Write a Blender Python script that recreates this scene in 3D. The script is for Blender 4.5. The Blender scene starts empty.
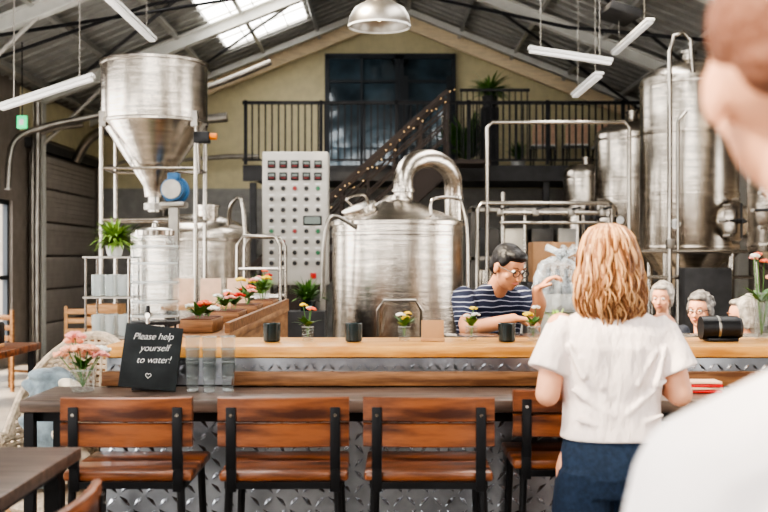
import bpy, bmesh, math, random
from mathutils import Vector, Matrix, Euler
random.seed(7)
sc = bpy.context.scene
R = random.uniform
def V(*a): return Vector(a)

# ---------------------------------------------------------------- materials
def mat(name, col, rough=0.5, metal=0.0, emis=None, es=0, trans=0, var=0.0, vscale=6, vstretch=(1,1,1), bump=0.0, bscale=20, bstretch=None, col2=None, alpha=1, ior=1.45, coat=0, sheen=0):
    m = bpy.data.materials.new(name); m.use_nodes = True
    nt = m.node_tree; N = nt.nodes; L = nt.links
    b = N['Principled BSDF']
    b.inputs['Base Color'].default_value = (*col, 1)
    b.inputs['Roughness'].default_value = rough
    b.inputs['Metallic'].default_value = metal
    b.inputs['IOR'].default_value = ior
    b.inputs['Transmission Weight'].default_value = trans
    b.inputs['Alpha'].default_value = alpha
    b.inputs['Coat Weight'].default_value = coat
    b.inputs['Sheen Weight'].default_value = sheen
    if emis:
        b.inputs['Emission Color'].default_value = (*emis, 1)
        b.inputs['Emission Strength'].default_value = es
    if var > 0 or bump > 0 or col2:
        tc = N.new('ShaderNodeTexCoord')
    if var > 0 or col2:
        mp = N.new('ShaderNodeMapping'); mp.inputs['Scale'].default_value = vstretch
        L.new(tc.outputs['Object'], mp.inputs['Vector'])
        n = N.new('ShaderNodeTexNoise'); n.inputs['Scale'].default_value = vscale; n.inputs['Detail'].default_value = 6
        L.new(mp.outputs['Vector'], n.inputs['Vector'])
        cr = N.new('ShaderNodeValToRGB')
        cr.color_ramp.elements[0].position = 0.36; cr.color_ramp.elements[1].position = 0.64
        c2 = col2 if col2 else tuple(min(1, c*(1+var)) for c in col)
        c1 = col if col2 else tuple(c*(1-var) for c in col)
        cr.color_ramp.elements[0].color = (*c1, 1); cr.color_ramp.elements[1].color = (*c2, 1)
        L.new(n.outputs['Fac'], cr.inputs['Fac']); L.new(cr.outputs['Color'], b.inputs['Base Color'])
    if bump > 0:
        mp2 = N.new('ShaderNodeMapping'); mp2.inputs['Scale'].default_value = bstretch or (1, 1, 1)
        L.new(tc.outputs['Object'], mp2.inputs['Vector'])
        n2 = N.new('ShaderNodeTexNoise'); n2.inputs['Scale'].default_value = bscale; n2.inputs['Detail'].default_value = 4
        L.new(mp2.outputs['Vector'], n2.inputs['Vector'])
        bp = N.new('ShaderNodeBump'); bp.inputs['Strength'].default_value = 1; bp.inputs['Distance'].default_value = bump
        L.new(n2.outputs['Fac'], bp.inputs['Height']); L.new(bp.outputs['Normal'], b.inputs['Normal'])
    return m

def stripe_mat(name, c1, c2, freq, thr, rough=.8):
    m = bpy.data.materials.new(name); m.use_nodes = True
    nt = m.node_tree; N = nt.nodes; L = nt.links; b = N['Principled BSDF']; b.inputs['Roughness'].default_value = rough
    tc = N.new('ShaderNodeTexCoord'); sp = N.new('ShaderNodeSeparateXYZ'); L.new(tc.outputs['Object'], sp.inputs[0])
    nz = N.new('ShaderNodeTexNoise'); nz.inputs['Scale'].default_value = 5; L.new(tc.outputs['Object'], nz.inputs['Vector'])
    ma = N.new('ShaderNodeMath'); ma.operation = 'MULTIPLY_ADD'; ma.inputs[1].default_value = 0.06
    L.new(nz.outputs['Fac'], ma.inputs[0]); L.new(sp.outputs['Z'], ma.inputs[2])
    mu = N.new('ShaderNodeMath'); mu.operation = 'MULTIPLY'; mu.inputs[1].default_value = freq; L.new(ma.outputs[0], mu.inputs[0])
    fr = N.new('ShaderNodeMath'); fr.operation = 'FRACT'; L.new(mu.outputs[0], fr.inputs[0])
    gt = N.new('ShaderNodeMath'); gt.operation = 'GREATER_THAN'; gt.inputs[1].default_value = thr; L.new(fr.outputs[0], gt.inputs[0])
    mx = N.new('ShaderNodeMix'); mx.data_type = 'RGBA'; mx.inputs[6].default_value = (*c1, 1); mx.inputs[7].default_value = (*c2, 1)
    L.new(gt.outputs[0], mx.inputs[0]); L.new(mx.outputs[2], b.inputs['Base Color'])
    return m

M = {}
M['steel'] = mat('brushed_steel', (.53,.485,.43), .22, 1, var=.14, vscale=3, vstretch=(1,1,14), bump=.0014, bscale=8, bstretch=(1,1,30))
M['steel_d'] = mat('dull_steel', (.34,.32,.29), .38, 1, var=.15)
M['pipe'] = mat('polished_pipe', (.44,.41,.37), .2, 1)
M['alu'] = mat('tread_aluminium', (.36,.38,.41), .3, 1, var=.3, vscale=5)
M['alu2'] = mat('tread_lozenge', (.80,.83,.88), .22, 1)
M['black'] = mat('black_steel', (.012,.012,.014), .45, .3, var=.3)
M['blackp'] = mat('black_plastic', (.012,.012,.014), .35)
M['dark'] = mat('dark_grey', (.05,.05,.052), .6, var=.2)
M['woodst'] = mat('stool_walnut', (.065,.018,.008), .33, col2=(.31,.105,.038), vscale=3.2, vstretch=(1.3,6,9), bump=.0008, bscale=30, bstretch=(1,8,8), coat=.25)
M['woodbar'] = mat('bar_oak', (.58,.25,.055), .4, col2=(.84,.46,.14), vscale=4, vstretch=(1,9,9), bump=.0008, bscale=30, bstretch=(1,8,8), coat=.15)
M['woodwing'] = mat('wing_oak', (.19,.09,.042), .5, col2=(.38,.21,.10), vscale=4, vstretch=(9,1,9))
M['woodlow'] = mat('counter_wood', (.07,.05,.04), .32, col2=(.17,.12,.095), vscale=4, vstretch=(1,9,9))
M['woodblk'] = mat('plank_wood', (.14,.06,.027), .42, col2=(.34,.17,.075), vscale=5, vstretch=(1,9,9))
M['woodlt'] = mat('light_wood', (.45,.24,.11), .5, col2=(.60,.36,.18), vscale=5, vstretch=(1,6,6))
M['cream'] = mat('cream_wall', (.62,.56,.37), .8, var=.05)
M['greywall'] = mat('grey_wall', (.32,.315,.30), .75, var=.1)
M['clad'] = mat('wall_cladding', (.23,.20,.175), .6, var=.1)
M['door_p'] = mat('garage_door_paint', (.36,.325,.29), .5, var=.06)
M['roof'] = mat('roof_sheet', (.37,.37,.355), .42, .3, var=.1)
M['purlin'] = mat('galvanised_purlin', (.50,.50,.48), .4, .6, var=.1)
M['rafter'] = mat('painted_rafter', (.58,.58,.55), .5, var=.05)
M['timber'] = mat('pale_timber', (.80,.66,.46), .6, var=.1, vstretch=(1,6,6))
M['floor'] = mat('concrete_floor', (.22,.195,.17), .5, var=.2, vscale=2, bump=.002)
M['white'] = mat('white_paint', (.8,.8,.79), .35)
M['panelw'] = mat('panel_enamel', (.58,.56,.52), .35, var=.03)
M['lampw'] = mat('lamp_tube', (.9,.9,.9), .4, emis=(1,.97,.92), es=.3)
M['bulb'] = mat('bulb', (1,.9,.7), .4, emis=(1,.8,.5), es=3)
M['fairy'] = mat('fairy_bulb', (1,.8,.5), .4, emis=(1,.62,.25), es=2)
M['glass'] = mat('clear_glass', (.30,.34,.34), .03, alpha=.12, ior=1.5)
M['glassrim'] = mat('glass_rim', (.70,.76,.76), .05, alpha=.38)
M['water'] = mat('water', (.30,.36,.36), .03, alpha=.10)
M['winglass'] = mat('dark_glazing', (.05,.08,.105), .07, .2, var=.7, vscale=1.2, coat=.6)
M['frame'] = mat('window_frame', (.025,.032,.042), .5)
M['green'] = mat('leaf', (.04,.12,.022), .5, col2=(.14,.27,.06), vscale=25)
M['green2'] = mat('leaf_light', (.15,.30,.05), .5, col2=(.30,.42,.10), vscale=25)
M['stem'] = mat('stem', (.10,.22,.06), .6)
M['red'] = mat('red_petal', (.60,.03,.02), .6)
M['coral'] = mat('coral_petal', (.82,.20,.11), .6)
M['pink'] = mat('pink_petal', (.82,.36,.32), .6)
M['peach'] = mat('peach_petal', (.92,.45,.28), .6, sheen=.3)
M['yellow'] = mat('yellow_petal', (.90,.66,.06), .6)
M['whitep'] = mat('white_petal', (.85,.84,.78), .6)
M['slate'] = mat('chalk_slate', (.025,.03,.032), .75, var=.35, vscale=8)
M['chalk'] = mat('chalk', (.88,.88,.85), .9)
M['votive'] = mat('dark_ceramic', (.008,.02,.022), .25, coat=.3)
M['kraft'] = mat('kraft_card', (.50,.30,.16), .8, var=.1)
M['card'] = mat('cream_card', (.74,.52,.38), .8, var=.08, vscale=14)
M['box'] = mat('cardboard', (.38,.22,.12), .85, var=.1)
M['blue'] = mat('blue_motor', (.05,.15,.30), .4, .2)
M['orange'] = mat('orange', (.8,.25,.03), .4)
M['redp'] = mat('red_plastic', (.60,.02,.02), .35)
M['redk'] = mat('red_knob', (.30,.02,.02), .35)
M['greenk'] = mat('green_knob', (.03,.18,.08), .35)
M['lcd'] = mat('lcd', (.20,.24,.22), .3)
M['exit'] = mat('exit_sign', (.02,.4,.15), .4, emis=(.05,.9,.35), es=1.0)
M['rattan'] = mat('white_rattan', (.56,.46,.35), .7, var=.25, vscale=40)
M['blanket'] = mat('blanket', (.20,.25,.28), .95, var=.4, vscale=12, bump=.01, bscale=25, sheen=.2)
M['blanket2'] = mat('cream_blanket', (.66,.58,.46), .95, var=.25, vscale=12, bump=.01, bscale=25, sheen=.2)
M['plastic'] = mat('plastic_wrap', (.60,.68,.75), .10, var=.3, vscale=9, alpha=.34, bump=.05, bscale=14, coat=1)
M['skin'] = mat('skin', (.70,.36,.23), .5, var=.08, vscale=8)
M['skin2'] = mat('skin_tan', (.52,.25,.14), .5, var=.06, vscale=8)
M['tee'] = mat('pale_tee', (.82,.72,.69), .9, bump=.045, bscale=6, bstretch=(1.5,1.5,.7), sheen=.1)
M['tee2'] = mat('white_tee', (.84,.80,.81), .9, bump=.02, bscale=7, sheen=.1)
M['shorts'] = mat('navy_shorts', (.014,.028,.058), .85, var=.2, vscale=60, bump=.02, bscale=9)
M['polo'] = stripe_mat('striped_polo', (.010,.016,.045), (.32,.34,.42), 38, .78)
M['trouser'] = mat('dark_trousers', (.03,.035,.05), .85, bump=.01)
M['greytop'] = mat('grey_top', (.20,.24,.30), .9, bump=.01)
M['creamtop'] = mat('cream_top', (.72,.68,.62), .9, bump=.01)
M['hairA'] = mat('hair_honey', (.27,.125,.052), .5, sheen=.1, bump=.01, bscale=30, bstretch=(3,3,.6))
M['hairB'] = mat('hair_blonde', (.50,.29,.145), .45)
M['hairC'] = mat('hair_auburn', (.17,.07,.028), .5)
M['hairblk'] = mat('hair_black', (.010,.009,.010), .45, bump=.006, bscale=60)
M['hairgry'] = mat('hair_grey', (.17,.16,.155), .6, bump=.012, bscale=45, var=.5, vscale=30)
M['hairslv'] = mat('hair_silver', (.36,.33,.30), .55, bump=.012, bscale=40, var=.4, vscale=30)
M['hairbr'] = mat('hair_brown', (.17,.07,.04), .6, bump=.008, bscale=60)
M['eyew'] = mat('eye_white', (.80,.78,.76), .2)
M['eyed'] = mat('eye_iris', (.03,.02,.015), .2)
M['lip'] = mat('lips', (.50,.18,.14), .5)
M['shoe'] = mat('shoe', (.5,.5,.5), .6)
M['stairm'] = mat('stair_steel', (.045,.032,.026), .5, .2)

# ---------------------------------------------------------------- geometry builder
def frame_of(d):
    d = d.normalized()
    a = Vector((0,0,1)) if abs(d.z) < .9 else Vector((1,0,0))
    u = d.cross(a).normalized(); v = d.cross(u).normalized()
    return u, v

class Obj:
    def __init__(s, name, loc=(0,0,0), rz=0, scale=(1,1,1)):
        s.e = bpy.data.objects.new(name, None); s.e.empty_display_size = .1
        s.e.location = loc; s.e.rotation_euler = (0,0,rz); s.e.scale = scale
        sc.collection.objects.link(s.e); s.p = {}; s.mods = {}
    def bm(s, part, m):
        if part not in s.p: s.p[part] = (bmesh.new(), m)
        return s.p[part][0]
    def box(s, part, m, c, size, rot=(0,0,0), bev=0.0, rotM=None):
        t = bmesh.new(); bmesh.ops.create_cube(t, size=1)
        bmesh.ops.scale(t, vec=size, verts=t.verts)
        if bev > 0: bmesh.ops.bevel(t, geom=t.edges[:], offset=min(bev, min(size)*.45), segments=2, affect='EDGES', profile=.5)
        mt = (rotM.to_4x4() if rotM else Euler(rot).to_matrix().to_4x4())
        bmesh.ops.transform(t, matrix=Matrix.Translation(c) @ mt, verts=t.verts)
        s._app(part, m, t)
    def _app(s, part, m, t):
        b = s.bm(part, m); me = bpy.data.meshes.new('t'); t.to_mesh(me); t.free(); b.from_mesh(me); bpy.data.meshes.remove(me)
    def tube(s, part, m, pts, r, seg=10, closed=False, caps=True, smooth=0):
        pts = [Vector(p) for p in pts]
        if smooth: pts = catmull(pts, smooth, closed)
        b = s.bm(part, m); n = len(pts); rings = []
        rr = r if isinstance(r, (list, tuple)) else None
        u = None
        for i, p in enumerate(pts):
            if closed: d = pts[(i+1) % n] - pts[i-1]
            else: d = (pts[min(i+1, n-1)] - pts[max(i-1, 0)])
            if d.length < 1e-9: d = Vector((0,0,1))
            d.normalize()
            if u is None: u, v = frame_of(d)
            else:
                u = (u - d*u.dot(d))
                if u.length < 1e-6: u, v = frame_of(d)
                u.normalize(); v = d.cross(u).normalized()
            if rr: rad = rr[0] + (rr[-1]-rr[0])*i/(n-1)
            else: rad = r
            rings.append([b.verts.new(p + (u*math.cos(a)+v*math.sin(a))*rad) for a in [2*math.pi*k/seg for k in range(seg)]])
        m_ = n if closed else n-1
        for i in range(m_):
            A = rings[i]; B = rings[(i+1) % n]
            for k in range(seg): b.faces.new((A[k], A[(k+1) % seg], B[(k+1) % seg], B[k]))
        if caps and not closed:
            b.faces.new(rings[0][::-1]); b.faces.new(rings[-1])
    def cyl(s, part, m, p1, p2, r1, r2=None, seg=20):
        s.tube(part, m, [p1, p2], (r1, r1 if r2 is None else r2), seg)
    def lathe(s, part, m, c, prof, seg=48, axis=None, caps=True):
        b = s.bm(part, m); c = Vector(c)
        if axis is None: u, v, w = V(1,0,0), V(0,1,0), V(0,0,1)
        else:
            w = Vector(axis).normalized(); u, v = frame_of(w)
        rings = []
        for (r, z) in prof:
            rings.append([b.verts.new(c + w*z + (u*math.cos(a)+v*math.sin(a))*max(r, 1e-4)) for a in [2*math.pi*k/seg for k in range(seg)]])
        for i in range(len(rings)-1):
            A, B = rings[i], rings[i+1]
            for k in range(seg): b.faces.new((A[k], A[(k+1) % seg], B[(k+1) % seg], B[k]))
        if caps: b.faces.new(rings[0][::-1]); b.faces.new(rings[-1])
    def ell(s, part, m, c, rad, M3=None, sub=2):
        t = bmesh.new(); bmesh.ops.create_icosphere(t, subdivisions=sub, radius=1)
        bmesh.ops.scale(t, vec=rad, verts=t.verts)
        mt = M3.to_4x4() if M3 else Matrix.Identity(4)
        bmesh.ops.transform(t, matrix=Matrix.Translation(c) @ mt, verts=t.verts)
        s._app(part, m, t)
    def loft(s, part, m, rings, seg=32, M3=None):
        b = s.bm(part, m); RR = []
        for q in rings:
            c = V(*q[:3]); rx, ry = q[3], q[4]; RR.append([])
            for k in range(seg):
                a = 2*math.pi*k/seg; ca, sa = math.cos(a), math.sin(a)
                o = V(math.copysign(abs(ca)**.85, ca)*rx, math.copysign(abs(sa)**.85, sa)*ry, 0)
                if M3: o = M3 @ o
                RR[-1].append(b.verts.new(c + o))
        for i in range(len(RR)-1):
            A, B = RR[i], RR[i+1]
            for k in range(seg): b.faces.new((A[k], A[(k+1) % seg], B[(k+1) % seg], B[k]))
        b.faces.new(RR[0][::-1]); b.faces.new(RR[-1])
    def cap(s, part, m, p1, p2, r1, r2):
        s.tube(part, m, [p1, p2], (r1, r2), 16)
        s.ell(part, m, p1, (r1,)*3); s.ell(part, m, p2, (r2,)*3)
    def chain(s, part, m, pts, rs):
        for i in range(len(pts)-1): s.cap(part, m, pts[i], pts[i+1], rs[i], rs[i+1])
    def blade(s, part, m, base, d, length, w, droop, seg=6):
        b = s.bm(part, m); base = Vector(base); d = Vector(d).normalized()
        side = d.cross(V(0,0,1));
        if side.length < 1e-3: side = V(1,0,0)
        side.normalize(); prev = None; p = base.copy(); dd = d.copy()
        for i in range(seg+1):
            t = i/seg; ww = w*math.sin(math.pi*min(1, .12+.88*t))*.5 + .0006
            a = b.verts.new(p - side*ww); c = b.verts.new(p + side*ww)
            if prev: b.faces.new((prev[0], prev[1], c, a))
            prev = (a, c); p = p + dd*(length/seg); dd = (dd + V(0,0,-droop/seg)).normalized()
    def remesh(s, part, vox, sm=3): s.mods[part] = (vox, sm)
    def done(s):
        for k, (b, m) in s.p.items():
            if k not in s.mods: bmesh.ops.recalc_face_normals(b, faces=b.faces[:])
            me = bpy.data.meshes.new(k); b.to_mesh(me); b.free()
            for f in me.polygons: f.use_smooth = True
            try: me.set_sharp_from_angle(angle=math.radians(38))
            except Exception: pass
            me.materials.append(m)
            ob = bpy.data.objects.new(k, me); sc.collection.objects.link(ob); ob.parent = s.e
            if k in s.mods:
                vox, sm = s.mods[k]
                r = ob.modifiers.new('remesh', 'REMESH'); r.mode = 'VOXEL'; r.voxel_size = vox; r.use_smooth_shade = True
                if sm:
                    q = ob.modifiers.new('smooth', 'SMOOTH'); q.factor = .5; q.iterations = sm
        return s.e

def catmull(P, n, closed=False):
    out = []; L = len(P)
    rng = range(L) if closed else range(L-1)
    for i in rng:
        if closed: p0, p1, p2, p3 = P[i-1], P[i], P[(i+1) % L], P[(i+2) % L]
        else: p0, p1, p2, p3 = P[max(i-1,0)], P[i], P[i+1], P[min(i+2, L-1)]
        for k in range(n):
            t = k/n
            out.append(.5*((2*p1)+(-p0+p2)*t+(2*p0-5*p1+4*p2-p3)*t*t+(-p0+3*p1-3*p2+p3)*t**3))
    if not closed: out.append(P[-1])
    return out

def mesh_obj(name, m, boxes):
    b = bmesh.new()
    for (x0,x1,y0,y1,z0,z1) in boxes:
        v = [b.verts.new(p) for p in ((x0,y0,z0),(x1,y0,z0),(x1,y1,z0),(x0,y1,z0),(x0,y0,z1),(x1,y0,z1),(x1,y1,z1),(x0,y1,z1))]
        for f in ((3,2,1,0),(4,5,6,7),(0,1,5,4),(1,2,6,5),(2,3,7,6),(3,0,4,7)): b.faces.new([v[i] for i in f])
    me = bpy.data.meshes.new(name); b.to_mesh(me); b.free(); me.materials.append(m)
    o = bpy.data.objects.new(name, me); sc.collection.objects.link(o); return o

# ---------------------------------------------------------------- room shell
XL, XR, YB, YF = -5.4, 5.6, 20.5, -3.0
RX, RZ, SL = .1, 6.37, .4
ANG = math.atan(SL)
def roofz(x): return RZ - SL*abs(x-RX)
mesh_obj('floor', M['floor'], [(XL-.3, XR+.3, YF-.3, YB+.3, -.2, 0)])
ZE = 4.25
lw = []
ops = [(-2,1.5,.8,3.4),(2.5,6,.8,3.4),(7,10.5,.8,3.4),(11.3,13.4,.8,3.4),(14.0,15.5,.15,2.4)]
y = YF
for (a,b_,z0,z1) in ops:
    lw.append((XL-.2,XL,y,a,0,ZE)); lw.append((XL-.2,XL,a,b_,0,z0)); lw.append((XL-.2,XL,a,b_,z1,ZE)); y = b_
lw.append((XL-.2,XL,y,YB,0,ZE))
mesh_obj('wall_left', M['clad'], lw)
rw = []; y = YF
for (a,b_,z0,z1) in [(2.5,5,.8,3.4),(7.5,10.3,.8,3.4)]:
    rw.append((XR,XR+.2,y,a,0,ZE)); rw.append((XR,XR+.2,a,b_,0,z0)); rw.append((XR,XR+.2,a,b_,z1,ZE)); y = b_
rw.append((XR,XR+.2,y,YB,0,ZE))
mesh_obj('wall_right', M['clad'], rw)
mesh_obj('wall_rear', M['clad'], [(XL,XR,YF-.2,YF,0,.5),(XL,-4.4,YF-.2,YF,.5,4.2),(-1.9,1.0,YF-.2,YF,.5,4.2),(3.0,XR,YF-.2,YF,.5,4.2),(XL,XR,YF-.2,YF,3.4,4.3)])
for i,(a,b_,z0,z1) in enumerate(ops):
    fr = [(XL-.12,XL-.05,a,a+.07,z0,z1),(XL-.12,XL-.05,b_-.07,b_,z0,z1),(XL-.12,XL-.05,a,b_,z0,z0+.07),(XL-.12,XL-.05,a,b_,z1-.07,z1),(XL-.12,XL-.05,a,b_,(z0+z1)/2-.03,(z0+z1)/2+.03)]
    fr.append((XL-.12,XL-.05,(a+b_)/2-.03,(a+b_)/2+.03,z0,z1))
    mesh_obj('window_%d'%(i+1), M['frame'], fr)
def gable(name, m, y0, y1):
    b = bmesh.new(); pts = [(XL-.2,0),(XR+.2,0),(XR+.2,roofz(XR+.2)),(RX,RZ),(XL-.2,roofz(XL-.2))]
    A = [b.verts.new((p[0],y0,p[1])) for p in pts]; B = [b.verts.new((p[0],y1,p[1])) for p in pts]
    b.faces.new(A); b.faces.new(B[::-1])
    for i in range(5): b.faces.new((A[i],B[i],B[(i+1)%5],A[(i+1)%5]))
    me = bpy.data.meshes.new(name); b.to_mesh(me); b.free(); me.materials.append(m)
    o = bpy.data.objects.new(name, me); sc.collection.objects.link(o)
gable('wall_back', M['cream'], YB, YB+.2)
mesh_obj('trim_1', M['greywall'], [(XL,XR,YB-.04,YB-.003,0,2.9)])
mesh_obj('trim_2', M['cream'], [(XL+.003,XL+.03,15.8,YB-.05,3.45,4.1)])

def roof():
    b = bmesh.new()
    def slab(xa,xb,ya,yb,off=0,th=.05):
        P = [(xa,ya),(xb,ya),(xb,yb),(xa,yb)]
        lo = [b.verts.new((p[0],p[1],roofz(p[0])+off)) for p in P]; hi = [b.verts.new((p[0],p[1],roofz(p[0])+off+th)) for p in P]
        b.faces.new(lo[::-1]); b.faces.new(hi)
        for i in range(4): b.faces.new((lo[i],lo[(i+1)%4],hi[(i+1)%4],hi[i]))
    for side, xs, holes in ((0,[XL-.2,-2.75,-1.35,RX],[(-1,2.5),(3.5,8),(9.5,13.8),(15.2,18.8)]), (1,[RX,1.6,3.0,XR+.2],[(3.5,8),(9.0,13.0)])):
        slab(xs[0],xs[1],YF,YB); slab(xs[2],xs[3],YF,YB)
        y = YF
        for h in holes: slab(xs[1],xs[2],y,h[0]); y = h[1]
        slab(xs[1],xs[2],y,YB)
        yy = 8.0
        while yy < YB:
            inh = any(h[0]-.05 < yy < h[1] for h in holes)
            if not inh: slab(xs[0],xs[3],yy,yy+.09,-.035,.034)
            else: slab(xs[0],xs[1],yy,yy+.09,-.035,.034); slab(xs[2],xs[3],yy,yy+.09,-.035,.034)
            yy += .32
    me = bpy.data.meshes.new('ceiling'); b.to_mesh(me); b.free(); me.materials.append(M['roof'])
    o = bpy.data.objects.new('ceiling', me); sc.collection.objects.link(o)
roof()
o = Obj('roof_structure', (0,0,0))
for sx in (-1, 1):
    th = -ANG if sx < 0 else ANG
    halfL = 5.55/math.cos(ANG)
    for yy in (1.2, 5.0, 8.8, 12.6, 16.4):
        cx = RX + sx*5.55/2; cz = RZ - SL*5.55/2
        o.box('rafter_flange', M['rafter'], (cx, yy, cz-.30), (halfL, .16, .02), (0,th,0))
        o.box('rafter_flange', M['rafter'], (cx, yy, cz-.12), (halfL, .16, .02), (0,th,0))
        o.box('rafter_web', M['rafter'], (cx, yy, cz-.21), (halfL, .02, .18), (0,th,0))
        o.box('column', M['rafter'], (RX+sx*5.4, yy, 2.0), (.16,.16,4.0))
        xx = RX+sx*4.2
        o.tube('brace', M['purlin'], [(RX+sx*5.35,yy,3.3),(xx,yy,roofz(xx)-.3)], .03, 6)
    cx = RX + sx*5.55/2; cz = RZ - SL*5.55/2
    o.box('gable_timber', M['timber'], (cx, YB-.35, cz-.22), (halfL, .10, .24), (0,th,0))
    o.box('gable_timber_b', M['rafter'], (cx, YB-1.0, cz-.16), (halfL, .08, .10), (0,th,0))
    for k in range(6):
        x = RX + sx*(.35+k*.98)
        o.box('purlin', M['purlin'], (x, (8+YB)/2, roofz(x)-.09), (.06, YB-8, .11), (0,th,0))
    for (ya,yb) in ((12.6,16.4),(16.4,20.1)):
        o.tube('wind_brace', M['dark'], [(RX+sx*1.2,ya,roofz(RX+sx*1.2)-.2),(RX+sx*5.0,yb,roofz(RX+sx*5)-.2)], .025, 6)
for yy in (15.9,16.6,17.3,18.0):
    o.box('skylight_bar', M['rafter'], (-2.05, yy, roofz(-2.05)+.02), (1.5,.03,.03), (0,-ANG,0))
for xx in (-2.4,-2.05,-1.7):
    o.box('skylight_bar', M['rafter'], (xx, 17, roofz(xx)+.02), (.02,3.6,.02), (0,-ANG,0))
o.box('ridge', M['purlin'], (RX, 14.2, RZ-.12), (.3, 12.4, .05))
o.done()

o = Obj('roof_ducting')
o.tube('duct', M['steel_d'], [(-5.15,14.6,2.5),(-5.1,14.7,3.15),(-4.7,14.9,3.4),(-4.0,15.4,3.65),(-2.6,15.8,4.1),(-1.7,16,4.5)], .045, 12, smooth=6)
o.tube('duct_2', M['steel_d'], [(-5.2,18,3.2),(-4.9,17.9,3.6),(-4.3,17.8,3.75),(-2.6,17.7,3.9)], .08, 12, smooth=6)
o.tube('conduit', M['black'], [(-4.6,12.5,4.15),(-1.9,14.5,5.1),(-.2,16,5.7)], .022, 8)
o.tube('conduit_2', M['black'], [(-5,13.5,4.05),(-3,13.5,4.75),(-2.2,13.5,4.9)], .022, 8)
o.tube('conduit_3', M['black'], [(5.1,13,4.1),(2.6,15,4.8),(.8,17,5.7)], .025, 8)
o.tube('wall_pipe', M['steel_d'], [(-5.2,16.0,0),(-5.2,16.0,3.9)], .05, 10)
o.tube('wall_pipe', M['steel_d'], [(-4.2,20.3,0),(-4.2,20.3,3.4),(-3.0,20.3,3.5),(-2.4,20.3,3.5)], .05, 10)
o.box('heater', M['dark'], (2.95,13.4,4.62), (.4,1.0,.10), (.1,.3,0), .02)
o.done()

o = Obj('garage_door', (XL,17.9,0))
for k in range(6):
    o.box('panel_%d'%k, M['door_p'], (.05,0,.27+k*.53), (.05,3.5,.50), bev=.012)
    for q in range(5): o.box('rib', M['door_p'], (.08,0,.12+k*.53+q*.075), (.012,3.4,.012))
o.tube('track', M['steel_d'], [(.12,-1.85,0),(.12,-1.85,3.1),(.25,-1.8,3.45),(.8,-1.6,3.6)], .035, 8, smooth=5)
o.tube('track', M['steel_d'], [(.12,1.8,0),(.12,1.8,3.2),(.8,1.8,3.4)], .035, 8)
o.box('lintel', M['dark'], (.06,0,3.3), (.1,3.8,.14))
o.done()
o = Obj('exit_sign', (-4.75,14,3.34))
o.box('body', M['exit'], (0,0,0), (.13,.04,.17), bev=.005); o.box('arrow', M['white'], (0,-.024,0), (.06,.004,.08))
o.cyl('rod', M['black'], (0,0,.085), (0,0,1.05), .008, seg=6)
o.done()

# ---------------------------------------------------------------- mezzanine
o = Obj('mezzanine_floor', (0,17,0))
o.box('deck', M['dark'], (1.65,1.75,2.98), (7.8,3.48,.12))
o.box('edge_beam', M['dark'], (1.65,.05,2.91), (7.8,.1,.24))
o.done()
for x in (-2.1,2.6,5.0):
    o = Obj('steel_column', (x,17.12,0)); o.box('shaft', M['dark'], (0,0,1.39), (.1,.1,2.76)); o.box('base_plate', M['dark'], (0,0,.01), (.2,.2,.02)); o.done()
o = Obj('mezzanine_railing', (0,16.96,3.045))
o.box('top_rail', M['black'], (1.65,0,.985), (7.8,.05,.05)); o.box('bottom_rail', M['black'], (1.65,0,.075), (7.8,.04,.03))
x = -2.2
while x < 5.5: o.box('baluster', M['black'], (x,0,.525), (.024,.02,.92)); x += .105
for x in (-2.2,-1.0,.2,1.35,2.6,3.8,5.0): o.box('newel', M['black'], (x,0,.515), (.05,.05,1.02))
o.box('upper_rail', M['black'], (1.75,-.1,1.17), (1.1,.04,.04)); 
for k in range(12): o.box('upper_baluster', M['black'], (1.22+k*.095,-.1,.61), (.016,.016,1.1))
o.done()
o = Obj('mezzanine_door', (.12,YB,0))
o.box('frame', M['frame'], (0,-.06,5.43), (2.5,.12,.09)); o.box('frame', M['frame'], (0,-.06,3.08), (2.5,.12,.06))
for x in (-1.21,.13,.22,1.21,-.55): o.box('frame', M['frame'], (x,-.06,4.25), (.08 if x!=-.55 else .05,.12,2.4))
o.box('transom', M['frame'], (0,-.06,4.95), (2.4,.1,.05))
o.box('glazing', M['winglass'], (0,-.04,4.25), (2.4,.02,2.3))
for x in (.30,1.12): o.box('leaf_stile', M['frame'], (x,-.09,4.1), (.09,.06,1.9))
o.cyl('handle', M['pipe'], (1.0,-.15,3.9), (1.0,-.15,4.3), .02, seg=8)
o.done()
o = Obj('steel_staircase', (0,16.3,0))
s_ = .9; x1, z1 = .95, 3.04
n = 15
for k in range(n):
    z = z1 - (k+1)*z1/(n+1); x = x1 - (z1-z)/s_
    o.box('tread', M['steel_d'], (x,0,z), (.26,.75,.035))
Ls = math.hypot(z1/s_, z1); th = -math.atan(s_); cx = x1 - z1/s_/2
for yy in (-.39,.39):
    o.box('stringer', M['stairm'], (cx,yy,z1/2-.03), (Ls,.03,.32), (0,th,0))
    for h in (1.02,.80,.58,.36): o.box('handrail', M['stairm'], (cx,yy,z1/2+h), (Ls,.04,.07 if h>1 else .028), (0,th,0))
    for k in range(9):
        x = x1 - k*z1/s_/8.5; z = z1-(x1-x)*s_
        o.box('baluster', M['stairm'], (x,yy,z+.5), (.04,.02,1.04))
o.box('landing', M['stairm'], (1.25,0.02,3.0), (.7,.8,.06))
o.done()
o = Obj('fairy_lights', (0,15.87,0))
wire = []
for k in range(34):
    x = 1.05 - k*.068; z = z1+1.0-(.95-x)*s_ - R(0,.2)
    if x > -1.2:
        o.ell('bulb', M['fairy'], (x,0,z), (.009,)*3, sub=1); wire.append((x,0,z))
o.tube('wire', M['black'], wire, .005, 5)
o.done()
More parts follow.
